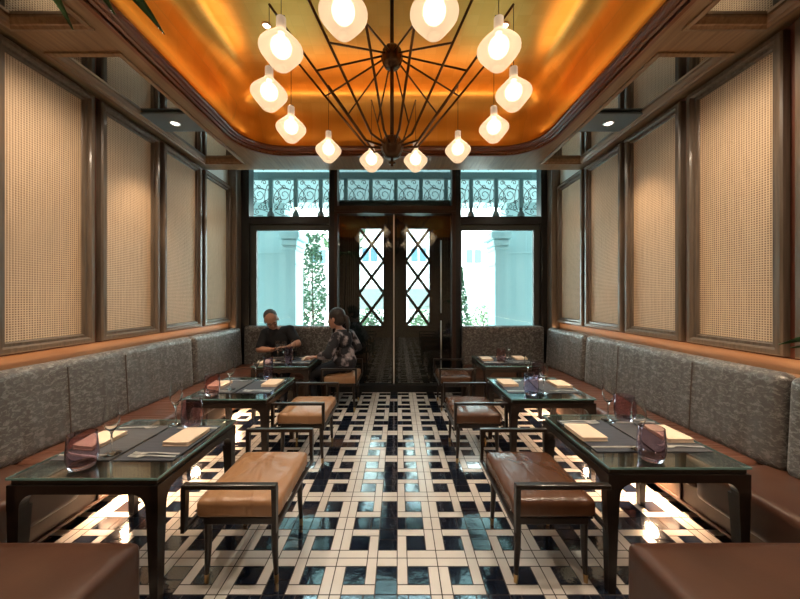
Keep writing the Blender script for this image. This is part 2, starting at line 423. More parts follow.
# mahogany cornice
mb=MB(); prof=[(0,0),(.0,-.012),(-.03,-.012),(-.03,.012),(-.055,.018),(-.055,.035),(-.075,.04),(-.085,.06),(-.10,.065),(-.10,.085),(0,.085)]
mb.rings([[(x,y,HS+dz) for x,y in rrect(XO+.03+dx+.0,Y0-.03-dx,Y1+.03+dx,RC+.03+dx,14)] for dx,dz in prof],True,False,0,loop=True)
struct(mb.build('trim_4','cornice',smooth=True,angle=.5))
# golden tray : upright wall, then a cove to the flat
mb=MB(); ZT=4.14; pr=[(-.055,HS+.07,.46),(-.05,3.62,.44),(-.045,3.78,.42)]
for i in range(9):
    a=PI/2*i/8; pr.append((-.045-.26*(1-math.cos(a)),3.80+.30*math.sin(a),.40-.30*(i/8)))
mb.rings([[(x,y,z) for x,y in rrect(XO+dx,Y0-dx,Y1+dx,r,12)] for dx,z,r in pr],True,False)
n=len(mb.v); k=52
mb.f.append(list(range(n-k,n))); mb.m.append(0)
struct(mb.build('ceiling_tray','gold',smooth=True,angle=.6))
# ceiling mirrors
def ceil_mirror(s,y0,y1,lab):
    t=thing('ceiling_mirror',lab,'mirror',(s*2.2975,y0,HS),0,'mirrors set in the wooden soffit')
    hw=.2525; L_=y1-y0
    mb=MB(); prof=[(-.035,0),(-.035,-.014),(-.012,-.02),(0,-.006),(.012,-.004),(.03,.03),(.03,.05),(-.02,.05)]
    mb.rings([[(-hw+i,i,z),(hw-i,i,z),(hw-i,L_-i,z),(-hw+i,L_-i,z)] for i,z in prof],True,False,0,loop=True)
    mb.build('frame','wood_y',t)
    mb=MB(); mb.box(-hw+.02,hw-.02,.02,L_-.02,.04,.05); mb.build('mirror_glass','mirror',t)
    return t
for s,sd in ((-1,'left'),(1,'right')):
    ceil_mirror(s,2.42,4.33,'long ceiling mirror in the %s soffit with a lamp plate across it'%sd)
    ceil_mirror(s,.24,2.15,'nearer ceiling mirror in the %s soffit, cut by the top edge'%sd)
    t=thing('downlight_plate','blue-grey metal plate with a round downlight across the %s ceiling mirror'%sd,'ceiling light',(s*2.2975,3.38,HS+.012),0,'downlights in the mirrors')
    mb=MB(); mb.box(-.235,.235,-.17,.17,0,.02); mb.build('plate','plate',t)
    mb=MB(); mb.lathe([(.052,-.006),(.045,-.010),(.038,-.006),(.038,.0),(.052,.0)],n=24,close=True); mb.build('rim','steel',t,smooth=True)
    mb=MB(); mb.lathe([(.0001,-.003),(.037,-.003),(.037,-.001),(.0001,-.001)],n=20); mb.build('lens','lens',t)
# small downlights in the gold ceiling
for (x,y) in ((-1.15,2.95),(1.05,2.95),(-1.15,1.6),(1.05,1.6)):
    lab='small recessed downlight in gold ceiling, %s of the chandelier %s'%('left' if x<0 else 'right','near the far cove' if y>2 else 'over the front tables')
    t=thing('ceiling_downlight',lab,'ceiling light',(x,y,4.10),0,'downlights in the gold ceiling')
    mb=MB(); mb.lathe([(.045,-.008),(.036,-.010),(.032,0),(.045,0)],n=20,close=True); mb.build('rim','brass',t,smooth=True)
    mb=MB(); mb.lathe([(.0001,-.002),(.032,-.002),(.032,0),(.0001,0)],n=20); mb.build('lens','lens',t)

# ------------------------------------------------------------ window wall
Y=YF
mb=MB()
for s in (-1,1):
    a,b=sorted((s*(W-.14),s*(W+.1))); mb.box(a,b,Y-.22,Y+.1,0,4.4,bev=.01)
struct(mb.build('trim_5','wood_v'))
mb=MB()
mb.box(-2.57,-2.44,Y-.06,Y+.12,0,4.4); mb.box(2.47,2.60,Y-.06,Y+.12,0,4.4)
mb.box(-2.44,-1.09,Y-.05,Y+.1,2.83,2.955); mb.box(1.118,2.47,Y-.05,Y+.1,2.83,2.955)
mb.box(-2.44,-1.09,Y-.05,Y+.12,0,1.07); mb.box(1.118,2.47,Y-.05,Y+.12,0,1.07)
mb.box(-1.09,-1.0,Y-.08,Y+.12,0,4.4,bev=.012); mb.box(1.03,1.118,Y-.08,Y+.12,0,4.4,bev=.012)
mb.box(-1.0,1.03,Y-.08,Y+.1,0,.11)
struct(mb.build('wall_front','black'))
mb=MB()
mb.box(-1.0,1.03,Y-.09,Y+.1,3.0,3.12); mb.box(-1.0,1.03,Y-.105,Y-.09,3.03,3.06); mb.box(-1.0,-.95,Y-.085,Y+.1,.11,3.0); mb.box(.97,1.03,Y-.085,Y+.1,.11,3.0); mb.box(-1.0,-.95,Y-.085,Y+.1,3.12,4.4); mb.box(.97,1.03,Y-.085,Y+.1,3.12,4.4)
struct(mb.build('trim_6','door_brown'))
wn=0
for (x0,x1) in ((-2.44,-1.09),(1.118,2.47)):
    wn+=1; out_l = x0<0
    w=thing('window_%d'%wn,'','w',(0,0,0)); del w['label']; del w['category']; struct(w)
    mb=MB(); fa,fb=(.10,.03) if out_l else (.03,.10)
    mb.box(x0,x0+fa,Y+.0,Y+.05,1.07,2.83); mb.box(x1-fb,x1,Y+.0,Y+.05,1.07,2.83); mb.box(x0+fa,x1-fb,Y+.0,Y+.05,2.73,2.83); mb.box(x0+fa,x1-fb,Y,Y+.05,1.07,1.11)
    mb.build('window_frame','grey_frame',w)
    mb=MB(); mb.box(x0+fa,x1-fb,Y+.02,Y+.03,1.11,2.73); mb.build('window_pane','win_glass',w)
    mb=MB(); mb.box(x0,x1,Y+.02,Y+.03,2.955,4.4); mb.build('transom_pane','win_glass',w)
    struct(w)
w=bpy.data.objects.new('window_3',None); C.objects.link(w); struct(w)
mb=MB(); mb.box(-.95,.97,Y+.02,Y+.03,3.12,4.4); mb.build('transom_pane','door_glass',w)
# frameless glass doors
for k,(x0,x1,hx) in enumerate(((-.95,-.010,-.06),(.002,.97,.06))):
    d=bpy.data.objects.new('door_%d'%(k+1),None); C.objects.link(d); struct(d); d.location=(0,Y*S,0)
    mb=MB(); mb.box(x0,x1,-.01,.002,.12,3.0); mb.build('glass_pane','door_glass',d)
    mb=MB()
    if k==0: mb.box(-.014,.004,-.018,.01,.12,3.0); mb.build('meeting_strip','steel',d)
    else:
        mb.tube([(.79,-.05,1.33),(.79,-.05,2.55)],.010); mb.tube([(.79,-.05,.35),(.79,-.05,1.20)],.010)
        mb.tube([(.79,-.05,2.4),(.79,0,2.4)],.008); mb.tube([(.79,-.05,1.45),(.79,0,1.45)],.008); mb.tube([(.79,-.05,1.1),(.79,0,1.1)],.008); mb.tube([(.79,-.05,.45),(.79,0,.45)],.008)
        mb.build('door_handle','steel',d,smooth=True)
# outer doors with lattice windows
YO=6.0; h0,h1,ht=1.053,2.896,3.42
mb=MB(); X=(-1.12,-.668,-.198,.215,.666,1.14)
mb.box(X[0],X[5],YO,YO+.08,0,h0); mb.box(X[0],X[5],YO,YO+.08,h1,ht)
mb.box(X[0],X[1],YO,YO+.08,h0,h1); mb.box(X[2],X[3],YO,YO+.08,h0,h1); mb.box(X[4],X[5],YO,YO+.08,h0,h1)
mb.box(X[0]-.02,X[0]+.02,Y+.12,YO,0,ht); mb.box(X[5]-.02,X[5]+.02,Y+.12,YO,0,ht)
for xa,xb in ((-.98,-.74),(.76,1.02)):         # reeded side panels
    n=6
    for i in range(n):
        xx=xa+(xb-xa)*(i+.5)/n; mb.box(xx-.010,xx+.010,YO-.018,YO,1.35,2.85)
    mb.box(xa-.02,xb+.02,YO-.02,YO,1.31,1.34); mb.box(xa-.02,xb+.02,YO-.02,YO,2.86,2.89)
struct(mb.build('wall_vestibule','dark_vest'))
for k,(a,b) in enumerate(((X[1],X[2]),(X[3],X[4]))):
    d=bpy.data.objects.new('door_%d'%(k+3),None); C.objects.link(d); struct(d)
    mb=MB(); e=.022
    for (p,q_) in (((a,h0),(b,h0)),((a,h1),(b,h1)),((a,h0),(a,h1)),((b,h0),(b,h1))):
        mb.box(min(p[0],q_[0])-e/2,max(p[0],q_[0])+e/2,YO+.0,YO+.05,min(p[1],q_[1])-e/2,max(p[1],q_[1])+e/2)
    mb.build('door_frame','black',d)
    mb=MB(); hh=(h1-h0)/3
    for i in range(3):
        for (xa,xb) in ((a,b),(b,a)):
            p=Vector((xa,YO+.025,h0+i*hh)); q2=Vector((xb,YO+.025,h0+(i+1)*hh)); dd=(q2-p).normalized(); nn=Vector((dd.z,0,-dd.x))*.027
            yy=Vector((0,.012,0))
            mb.rings([[p+nn+yy,p-nn+yy,p-nn-yy,p+nn-yy],[q2+nn+yy,q2-nn+yy,q2-nn-yy,q2+nn-yy]])
    mb.build('lattice','black',d)
    mb=MB(); mb.box(a,b,YO+.05,YO+.058,h0,h1); mb.build('door_pane','win_glass',d)

# ------------------------------------------------------------ outside
mb=MB(); mb.box(-12,12,YF+.5,YF+.6,4.6,9); mb.box(-12,-1.2,YF+.5,YF+.56,4.35,4.6); mb.box(1.2,12,YF+.5,YF+.56,4.35,4.6)  # upper storey added out of view, so its shadow covers the piers
mb.box(-12,-2.75,YF+.3,YF+.5,-.06,4.6); mb.box(2.75,12,YF+.3,YF+.5,-.06,4.6); struct(mb.build('wall_street_sunblock','outer'))
wall('ground','pave',-30,30,YF+.7,45,-.06,-.02)
t=thing('veranda_valance','painted timber valance with turned drops and wrought iron scrolls outside the upper windows','valance',(0,6.8,0))
mb=MB(); mb.box(-4.2,4.2,-.05,.05,4.10,4.25,bev=.012); mb.build('rail','valance',t)
xs=[.02+.533*i for i in range(-7,8)]
mb0=MB(); mb0.box(-.04,.04,-.04,.04,3.96,4.10); mb0.box(-.04,.04,-.04,.04,3.50,3.90); mb0.box(-.032,.032,-.032,.032,3.9,3.96)
post=mb0.build('drop_post','valance',t,loc=(xs[0],0,0))
mb0=MB(); mb0.lathe([(.02,.26),(.04,.22),(.03,.19),(.07,.12),(.078,.06),(.07,.02),(.02,0)],cz=3.25,n=12); fin=mb0.build('finial','finial',t,loc=(xs[0],0,0),smooth=True)
def spiral(cx,cz,r,turns,a0,dirn=1,n=22):
    return [(cx+r*(1-.82*i/n)*math.cos(a0+dirn*turns*2*PI*i/n),0,cz+r*(1-.82*i/n)*math.sin(a0+dirn*turns*2*PI*i/n)) for i in range(n+1)]
def arc(p,q_,b,n=10):
    p,q_=Vector((p[0],0,p[1])),Vector((q_[0],0,q_[1])); m=(p+q_)/2; d=q_-p; nn=Vector((-d.z,0,d.x))*b
    return [((1-t)**2*p+2*t*(1-t)*(m+nn*2)+t*t*q_) for t in [i/n for i in range(n+1)]]
mb0=MB(); R_=.0075
for pts in (spiral(.02,3.78,.16,1.6,PI*.2),spiral(-.13,4.03,.055,1.2,0),spiral(.12,4.04,.055,1.2,PI,-1),spiral(0,3.95,.05,1.2,-PI/2),
            spiral(-.14,3.52,.055,1.2,PI/2),spiral(.03,3.53,.055,1.2,PI/2,-1),spiral(.15,3.50,.055,1.2,PI/2),spiral(-.15,3.72,.05,1.1,0,-1),
            arc((-.22,3.95),(-.18,3.45),.28),arc((-.20,3.45),(.22,3.40),.12),arc((-.18,3.42),(.10,3.34),-.1),arc((-.13,4.08),(.17,3.88),-.12),arc((.2,4.0),(.2,3.45),-.12),spiral(-.08,3.66,.07,1.3,PI,-1),spiral(.15,3.62,.05,1.2,0),spiral(-.02,3.42,.05,1.2,PI/2),arc((-.2,3.6),(.0,3.95),.2),arc((.05,3.6),(.2,3.9),-.3)):
    mb0.tube(pts,R_,n=5)
scr=mb0.build('iron_scroll','iron',t,loc=(xs[0]+.2665,0,0),smooth=True)
mb0=MB()
for pts in (spiral(-.12,4.36,.055,1.3,-PI/2),spiral(.12,4.36,.055,1.3,-PI/2,-1),arc((-.07,4.4),(.07,4.4),-.5)): mb0.tube(pts,R_,n=5)
top=mb0.build('iron_crest','iron',t,loc=(xs[0]+.2665,0,0),smooth=True)
for i,x in enumerate(xs[1:]):
    for o,dx in ((post,0),(fin,0),(scr,.2665),(top,.2665)):
        if dx and i==len(xs)-2: continue
        c=o.copy(); C.objects.link(c); c.location=((x+dx)*S,0,0); c.parent=t
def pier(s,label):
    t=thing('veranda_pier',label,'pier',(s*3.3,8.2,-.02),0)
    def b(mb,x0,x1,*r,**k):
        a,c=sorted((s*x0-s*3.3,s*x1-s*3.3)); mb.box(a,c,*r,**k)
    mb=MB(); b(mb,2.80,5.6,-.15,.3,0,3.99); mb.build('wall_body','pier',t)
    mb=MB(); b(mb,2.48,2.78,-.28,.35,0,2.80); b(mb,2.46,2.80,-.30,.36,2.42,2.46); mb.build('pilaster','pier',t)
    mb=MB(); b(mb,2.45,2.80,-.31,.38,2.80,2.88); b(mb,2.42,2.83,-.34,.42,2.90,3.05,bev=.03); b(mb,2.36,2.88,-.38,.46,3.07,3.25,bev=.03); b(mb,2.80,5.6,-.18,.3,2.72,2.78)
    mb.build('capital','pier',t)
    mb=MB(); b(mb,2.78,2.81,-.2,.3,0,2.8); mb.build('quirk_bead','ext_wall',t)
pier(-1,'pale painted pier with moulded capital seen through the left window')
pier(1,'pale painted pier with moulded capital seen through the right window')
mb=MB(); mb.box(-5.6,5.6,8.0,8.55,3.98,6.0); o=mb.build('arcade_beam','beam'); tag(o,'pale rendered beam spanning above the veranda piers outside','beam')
t=thing('white_building','bright white sunlit building with blue windows across the street','building',(0,20,-.02))
mb=MB(); mb.box(-16,16,0,2,0,11); mb.build('facade','ext_wall',t)
for (x,z) in ((-1.7,4.3),(1.35,4.3),(4.8,4.2),(-4.9,4.2),(7.9,4.2),(-8,4.2)):
    f=MB(); f.box(x-.55,x+.55,-.06,.02,z-.5,z+.5); fr=f.build('window','ext_wall',t)
    for dx in (-.26,.26):
        f=MB(); f.box(x+dx-.21,x+dx+.21,-.08,-.05,z-.42,z+.42); f.build('pane','ext_glass',fr)
for x in (-1.6,1.5,5.0,-5.2):
    f=MB(); f.box(x-.75,x+.75,-.05,.02,.9,2.2)
    for i in range(8): f.box(x-.75,x+.75,-.07,-.05,.93+i*.16,1.0+i*.16)
    f.build('shutter','shutter',t)
def tree(x,y,zs,rmax,label,nl,conic=False,size=.09,sharp=0):
    t=thing('tree',label,'tree',(x,y,-.02))
    mb=MB(); mb.tube([(0,0,0),(.03,.02,zs[0]*1.2),(-.02,0,(zs[0]+zs[1])/2),(0,0,zs[1]*.92)],[.05,.04,.03,.01],n=7)
    for i in range(9):
        z=zs[0]+(zs[1]-zs[0])*i/10; a=i*2.4; mb.tube([(0,0,z),(rmax*.7*math.cos(a),rmax*.7*math.sin(a),z+.3)],[.014,.006],n=5)
    mb.build('trunk','bark',t)
    mb=MB(); rnd=random.Random(int(x*100))
    for i in range(nl):
        z=zs[0]+(zs[1]-zs[0])*rnd.random(); tt=(z-zs[0])/(zs[1]-zs[0])
        rr=rmax*((1-tt)*.95+.05 if conic else (.55+.45*math.sin(PI*min(1,tt*1.1+.05))))*(.35+.65*math.sqrt(rnd.random()))
        a=rnd.random()*2*PI; c=Vector((rr*math.cos(a),rr*math.sin(a),z))
        e=Euler((rnd.random()*PI,rnd.random()*PI,rnd.random()*PI)).to_matrix(); l=size*(.6+.7*rnd.random())
        mb.add([c+e@Vector(p) for p in ((0,-l,0),(l*.45,0,.01),(0,l,0),(-l*.45,0,.01))],[[0,1,2,3]])
    mb.build('foliage','leaf2',t)
tree(-2.74,10.5,(.3,3.7),.46,'small leafy tree beyond the left window beside the pier',2400,size=.065)
tree(-2.0,12,(3.2,5.3),.8,'light green treetop high up beyond the left window',700,size=.12)
tree(2.15,10.5,(.2,2.6),.36,'dark clipped cone tree at the lower corner of right window',1200,True,.06)
for i,(x,y,w_) in enumerate(((-1.3,16,.9),(1.6,16,1.0),(4.6,17,1.0))):
    t=thing('shrub',['bushy shrub seen through the left door lattice','bushy shrub seen through the right door lattice','pale shrub by the shutter beyond the right window'][i],'shrub',(x,y,-.02))
    mb=MB(); rnd=random.Random(i)
    for k in range(500):
        a=rnd.random()*2*PI; r=w_*math.sqrt(rnd.random()); z=.1+1.1*rnd.random()*(1-(r/w_)**2*.6); c=Vector((r*math.cos(a),r*.5*math.sin(a),z)); l=.1
        e=Euler((rnd.random()*PI,rnd.random()*PI,rnd.random()*PI)).to_matrix()
        mb.add([c+e@Vector(p) for p in ((0,-l,0),(l*.45,0,.01),(0,l,0),(-l*.45,0,.01))],[[0,1,2,3]])
    mb.build('foliage','leaf2',t)
    mb=MB(); mb.tube([(0,0,0),(0,0,.7)],[.04,.02]); mb.build('stem','bark',t)

# ------------------------------------------------------------ banquettes
SH=.49
def banquette(s,sd):
    t=thing('banquette','long brown leather banquette with grey flecked backrests along the %s wall'%sd,'banquette',(s*2.3,2.8,0))
    def bx(mb,x0,x1,y0,y1,z0,z1,r,n=10,crown=0):
        a,b=sorted((s*x0-s*2.3,s*x1-s*2.3)); rbox(mb,a,b,y0-2.8,y1-2.8,z0,z1,r,n,crown)
    xs_=2.02
    yseg=[(2.12,5.0)]; 
    # seats: long run, near corner, near return block, far return
    mb=MB(); bx(mb,xs_,2.56,2.12,4.97,.30,SH,.045,24,.012); mb.build('seat','leather',t,smooth=True)
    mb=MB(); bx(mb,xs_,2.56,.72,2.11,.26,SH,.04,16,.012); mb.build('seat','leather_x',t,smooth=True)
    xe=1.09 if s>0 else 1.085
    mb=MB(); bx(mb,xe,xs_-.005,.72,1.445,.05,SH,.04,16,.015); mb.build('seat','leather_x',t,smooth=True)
    xf=1.12 if s>0 else 1.02
    mb=MB(); bx(mb,xf,2.56,4.985,5.27,.30,SH,.04,14,.01); mb.build('seat','leather',t,smooth=True)
    def b2(mb,x0,x1,*r,**k):
        a,b=sorted((s*x0-s*2.3,s*x1-s*2.3)); mb.box(a,b,r[0]-2.8,r[1]-2.8,*r[2:],**k)
    mb=MB(); b2(mb,2.16,2.56,.75,5.33,0.07,.31); b2(mb,2.32,2.56,.8,5.30,0,.07); b2(mb,xf+.03,2.16,5.12,5.33,0,.31); mb.build('base','base_leather',t)
    mb=MB(); b2(mb,2.145,2.16,1.45,5.1,.07,.095,bev=.006); b2(mb,2.145,2.16,1.45,5.1,.30,.32,bev=.006)
    for yy in (1.7,2.35,3.0,3.7,4.4): b2(mb,2.145,2.16,yy,yy+.02,.09,.31,bev=.005)
    mb.build('piping','leather_x',t)
    # backrests
    def back(y0,y1,seams=()):
        mb=MB(); bx(mb,2.47,2.66-.06,y0,y1,SH-.02,1.10,.055,22)
        # lean: top sits further from the aisle
        mb.v=[(x+s*(z-.8)*.05, y, z) for x,y,z in mb.v]
        mb.build('backrest','damask',t,smooth=True)
    if s<0: segs=[(.75,3.97),(3.98,5.2)]
    else: segs=[(.75,1.99),(2.0,4.13),(4.14,5.2)]
    for a,b in segs: back(a,b)
    mb=MB(); bx(mb,xf,2.46,5.20,5.33,SH-.02,1.12,.05,18); mb.build('backrest','damask',t,smooth=True)
    # stitched seams in the long backrest
    for yy in ((1.6,2.46,2.98) if s<0 else (2.62,3.5)):
        mb=MB(); mb.tube([(s*(2.468-2.3)+s*(z-.8)*.05,yy-2.8,z) for z in (SH+.01,.75,1.05)],.004,n=6)
        mb.build('seam','base_leather',t)
banquette(-1,'left'); banquette(1,'right')

# ------------------------------------------------------------ tables
TH=.68
def make_table(label):
    t=thing('dining_table',label,'table',(0,0,0),0,'glass topped dining tables')
    hx,hy=.38,.385
    mb=MB(); mb.box(-hx+.012,hx-.012,-hy+.012,hy-.012,TH-.040,TH-.016,bev=.003); mb.build('table_board','table_wood',t)
    mb=MB(); mb.box(-hx,hx,-hy,hy,TH-.013,TH,bev=.003); mb.build('glass_top','table_glass',t)
    mb=MB(); hz=(TH-.0125,TH-.001)
    for a in ((-hx-.001,hx+.001,-hy-.001,-hy+.001),(-hx-.001,hx+.001,hy-.001,hy+.001),(-hx-.001,-hx+.001,-hy,hy),(hx-.001,hx+.001,-hy,hy)): mb.box(*a,*hz)
    mb.build('glass_edge','edge',t)
    # apron with curved brackets into the legs
    mb=MB(); zt=TH-.042; za=TH-.085; rr=.075; lw=.062
    def side(L_):
        pts=[(-L_,zt),(L_,zt),(L_,za-rr-.01)]
        pts+= [(L_-lw,za-rr-.01)]
        for i in range(7):
            a=PI/2*i/6; pts.append((L_-lw-rr+rr*math.cos(a),za-rr+rr*math.sin(a)))
        for i in range(7):
            a=PI/2*i/6; pts.append((-L_+lw+rr-rr*math.sin(a),za-rr+rr*math.cos(a)))
        pts+=[(-L_+lw,za-rr-.01),(-L_,za-rr-.01)]
        return pts
    for sg in (-1,1):
        p=side(hx); y0,y1=sorted((sg*(hy-.002),sg*(hy-.045))); mb.rings([[(x,y0,z) for x,z in p],[(x,y1,z) for x,z in p]])
        p=side(hy-.002); x0,x1=sorted((sg*(hx),sg*(hx-.045))); mb.rings([[(x0,x,z) for x,z in p],[(x1,x,z) for x,z in p]])
    mb.build('apron','espresso',t)
    for sx in (-1,1):
        for sy in (-1,1):
            mb=MB(); rs=[]
            for z,w_,sh in ((za-rr-.005,lw,0),(.30,lw*.82,.002),(.05,lw*.66,.004),(0,lw*.62,.004)):
                x1=sx*(hx-.001-sh); x0=sx*(hx-sh-w_); y1=sy*(hy-.003-sh); y0=sy*(hy-.003-sh-w_)
                rs.append([(x0,y0,z),(x1,y0,z),(x1,y1,z),(x0,y1,z)])
            mb.rings(rs); mb.build('leg','espresso',t)
    return t
T=[('L1',-1.518,1.98,'glass-topped dark dining table nearest the camera on the left'),
   ('L2',-1.485,3.23,'glass-topped dark dining table in the middle of the left row'),
   ('L3',-1.49,4.58,'glass-topped dark dining table where the seated couple eats'),
   ('R1',1.565,2.08,'glass-topped dark dining table nearest the camera on the right'),
   ('R2',1.455,3.23,'glass-topped dark dining table in the middle of the right row'),
   ('R3',1.595,4.60,'glass-topped dark dining table farthest back on the right')]
PH={'L1':'the nearest left table','L2':'the middle left table','L3':"the couple's table",'R1':'the nearest right table','R2':'the middle right table','R3':'the far right table'}
tab0=make_table(T[0][3]); TP={}
for i,(k,x,y,lab) in enumerate(T):
    o = tab0 if i==0 else dup(tab0,(0,0,0),0,lab)
    o.location=(x*S,y*S,0); TP[k]=(x,y)

# ------------------------------------------------------------ stools (leather benches with arms)
def make_stool(mat,label):
    t=thing('armed_bench_stool',label,'stool',(0,0,0),0,'leather stools along the aisle')
    hx,hy=.245,.35
    mb=MB(); rbox(mb,-.228,.228,-.28,.29,.385,.485,.03,14,.022); mb.build('seat_cushion',mat,t,smooth=True)
    mb=MB(); mb.tube([(-.212,-.272,.44),(.212,-.272,.44)],.004,n=6); mb.tube([(-.212,.282,.44),(.212,.282,.44)],.004,n=6)
    mb.box(-.19,.19,-.265,.275,.345,.387,bev=.006)
    mb.build('seat_frame','espresso',t)
    for sy in (-1,1):
        mb=MB(); y=sy*hy
        mb.box(-hx,hx,y-.018,y+.018,.595,.620,bev=.006)
        for sx in (-1,1):
            x=sx*(hx-.011); rs=[]
            for z,a in ((.372,.009),(.45,.011),(.60,.013)):
                xx=x - sx*(a-.011); rs.append([(xx-a,y-.016,z),(xx+a,y-.016,z),(xx+a,y+.016,z),(xx-a,y+.016,z)])
            mb.rings(rs)
        mb.build('arm','espresso',t)
    for sx in (-1,1):
        mb=MB(); x=sx*(hx-.011); mb.box(x-.010,x+.010,-hy,hy,.372,.396,bev=.004); mb.box(min(x,x-sx*.05),max(x,x-sx*.05),-.225,-.20,.352,.372); mb.box(min(x,x-sx*.05),max(x,x-sx*.05),.20,.225,.352,.372); mb.build('side_rail','espresso',t)
    for sx in (-1,1):
        for sy in (-1,1):
            x,y=sx*.185,sy*.225+.0
            mb=MB(); mb.tube([(x,y,.36),(x,y,.2),(x+sx*.008,y,.045)],[.021,.018,.0125],n=12); lg=mb.build('leg','espresso',t,smooth=True,angle=.7)
            mb=MB(); mb.tube([(x+sx*.0078,y,.047),(x+sx*.0095,y,0)],[.0132,.0115],n=12); mb.build('brass_tip','brass',lg,smooth=True,angle=.7)
    return t
s_tan=make_stool('tan','tan leather bench stool with dark arms, nearest on the left')
s_shaded=make_stool('tan_shaded','dark shaded tan leather bench stool with dark arms, nearest on the right')
s_tan.location=(-.805*S,2.0*S,0); s_shaded.location=(.915*S,2.0*S,0)
dup(s_tan,(-.853,3.28,0),0,'tan leather bench stool beside the middle left table')
dup(s_tan,(-.74,4.70,0),0,'tan leather bench stool the woman sits on')
dup(s_shaded,(.825,3.28,0),0,'shaded tan leather bench stool beside the middle right table')
dup(s_shaded,(.87,4.70,0),0,'shaded tan leather bench stool farthest back on the right')

# ------------------------------------------------------------ tableware
def wine_proto():
    mb=MB()
    outer=[(.002,.0),(.045,.0),(.046,.002),(.02,.006),(.006,.014),(.0045,.05),(.0045,.115),(.010,.130),(.028,.155),(.038,.185),(.039,.21),(.034,.25),(.028,.285)]
    inner=[(.0265,.285),(.0325,.25),(.0372,.21),(.0362,.185),(.0265,.158),(.010,.137),(.001,.134)]
    mb.lathe(outer+inner,n=20); return mb
def tumb_proto(h=.18,r=.068,flare=.9):
    mb=MB()
    outer=[(.001,0),(r*.72,0),(r*.85,.012),(r,.055),(r*1.0,.09),(r*flare,h)]
    inner=[(r*flare-.005,h),(r-.006,.09),(r-.007,.055),(r*.8,.024),(.001,.02)]
    mb.lathe(outer+inner,n=20); return mb
def napkin_proto():
    mb=MB()
    for i,(a,b) in enumerate(((0,0),(.002,.003),(-.001,.002))):
        rbox(mb,-.08+a,.08-a,-.115+b,.115-b,i*.009,i*.009+.0085,.004,4)
    return mb
def fork_proto():
    mb=MB()
    mb.rings([[(x,-w_,z),(x,w_,z),(x,w_,z+.003),(x,-w_,z+.003)] for x,w_,z in ((-.13,.008,.002),(-.08,.007,.003),(0,.004,.008),(.04,.004,.008),(.055,.011,.005),(.075,.013,.003),(.085,.013,.004))])
    for k in range(4):
        y=-.0105+k*.007; mb.rings([[(x,y-.0018,z),(x,y+.0018,z),(x,y+.0018,z+.002),(x,y-.0018,z+.002)] for x,z in ((.083,.004),(.11,.006),(.13,.009))])
    return mb
def knife_proto():
    mb=MB()
    mb.rings([[(x,-w_,.001),(x,w_,.001),(x,w_*.8,.006),(x,-w_*.8,.006)] for x,w_ in ((-.14,.007),(-.06,.008),(-.02,.006),(0,.009),(.09,.010),(.12,.007),(.135,.002))])
    return mb
def mat_proto():
    mb=MB(); mb.box(-.165,.165,-.24,.24,0,.004); return mb
P={'wine':wine_proto(),'tumbler':tumb_proto(),'tall':tumb_proto(.24,.052,1.0),'napkin':napkin_proto(),'fork':fork_proto(),'knife':knife_proto(),'mat':mat_proto()}
CACHE={}
def put(kind,mat,name,cat,label,group,x,y,z,rz):
    key=(kind,mat)
    if key not in CACHE:
        o=P[kind].build(name,mat,smooth=kind in('wine','tumbler','tall','napkin'),angle=.9 if kind!='napkin' else None); CACHE[key]=o
    else: o=CACHE[key].copy(); C.objects.link(o)
    o.location=(x*S,y*S,z*S); o.rotation_euler=(0,0,rz); tag(o,label,cat,group); return o
# (table, kind, dx, dy) measured per table; side a = aisle, b = bench
G={'L1':dict(wine=[(-.06,-.15),(.01,.28)],tumb=[(-.10,-.28,'tumbler','purple_glass'),(.14,.255,'tumbler','purple_glass')],nap=(.24,.055,-.27,0)),
   'L2':dict(wine=[(-.09,-.11),(-.01,.27)],tumb=[(-.175,-.27,'tumbler','pink_glass'),(.11,.31,'tall','violet_glass')],nap=(.25,.09,-.27,.02)),
   'L3':dict(wine=[(-.16,-.03),(-.05,-.09),(.03,.05)],tumb=[(.08,-.28,'tall','violet_glass')],nap=(.25,.1,-.25,-.2)),
   'R1':dict(wine=[(-.075,-.19),(.035,.25)],tumb=[(-.085,-.30,'tumbler','purple_glass'),(.165,.265,'tumbler','purple_glass')],nap=(-.27,.02,.25,0)),
   'R2':dict(wine=[(-.025,-.24),(.05,.31)],tumb=[(-.15,-.26,'tumbler','violet_glass'),(.175,.33,'tumbler','purple_glass')],nap=(-.25,.1,.27,.05)),
   'R3':dict(wine=[(.035,.30),(.09,.06),(-.01,.05)],tumb=[(-.08,-.11,'tumbler','pink_glass')],nap=(-.25,.05,.25,.1))}
Z=TH+.0005; Zm=Z+.0045
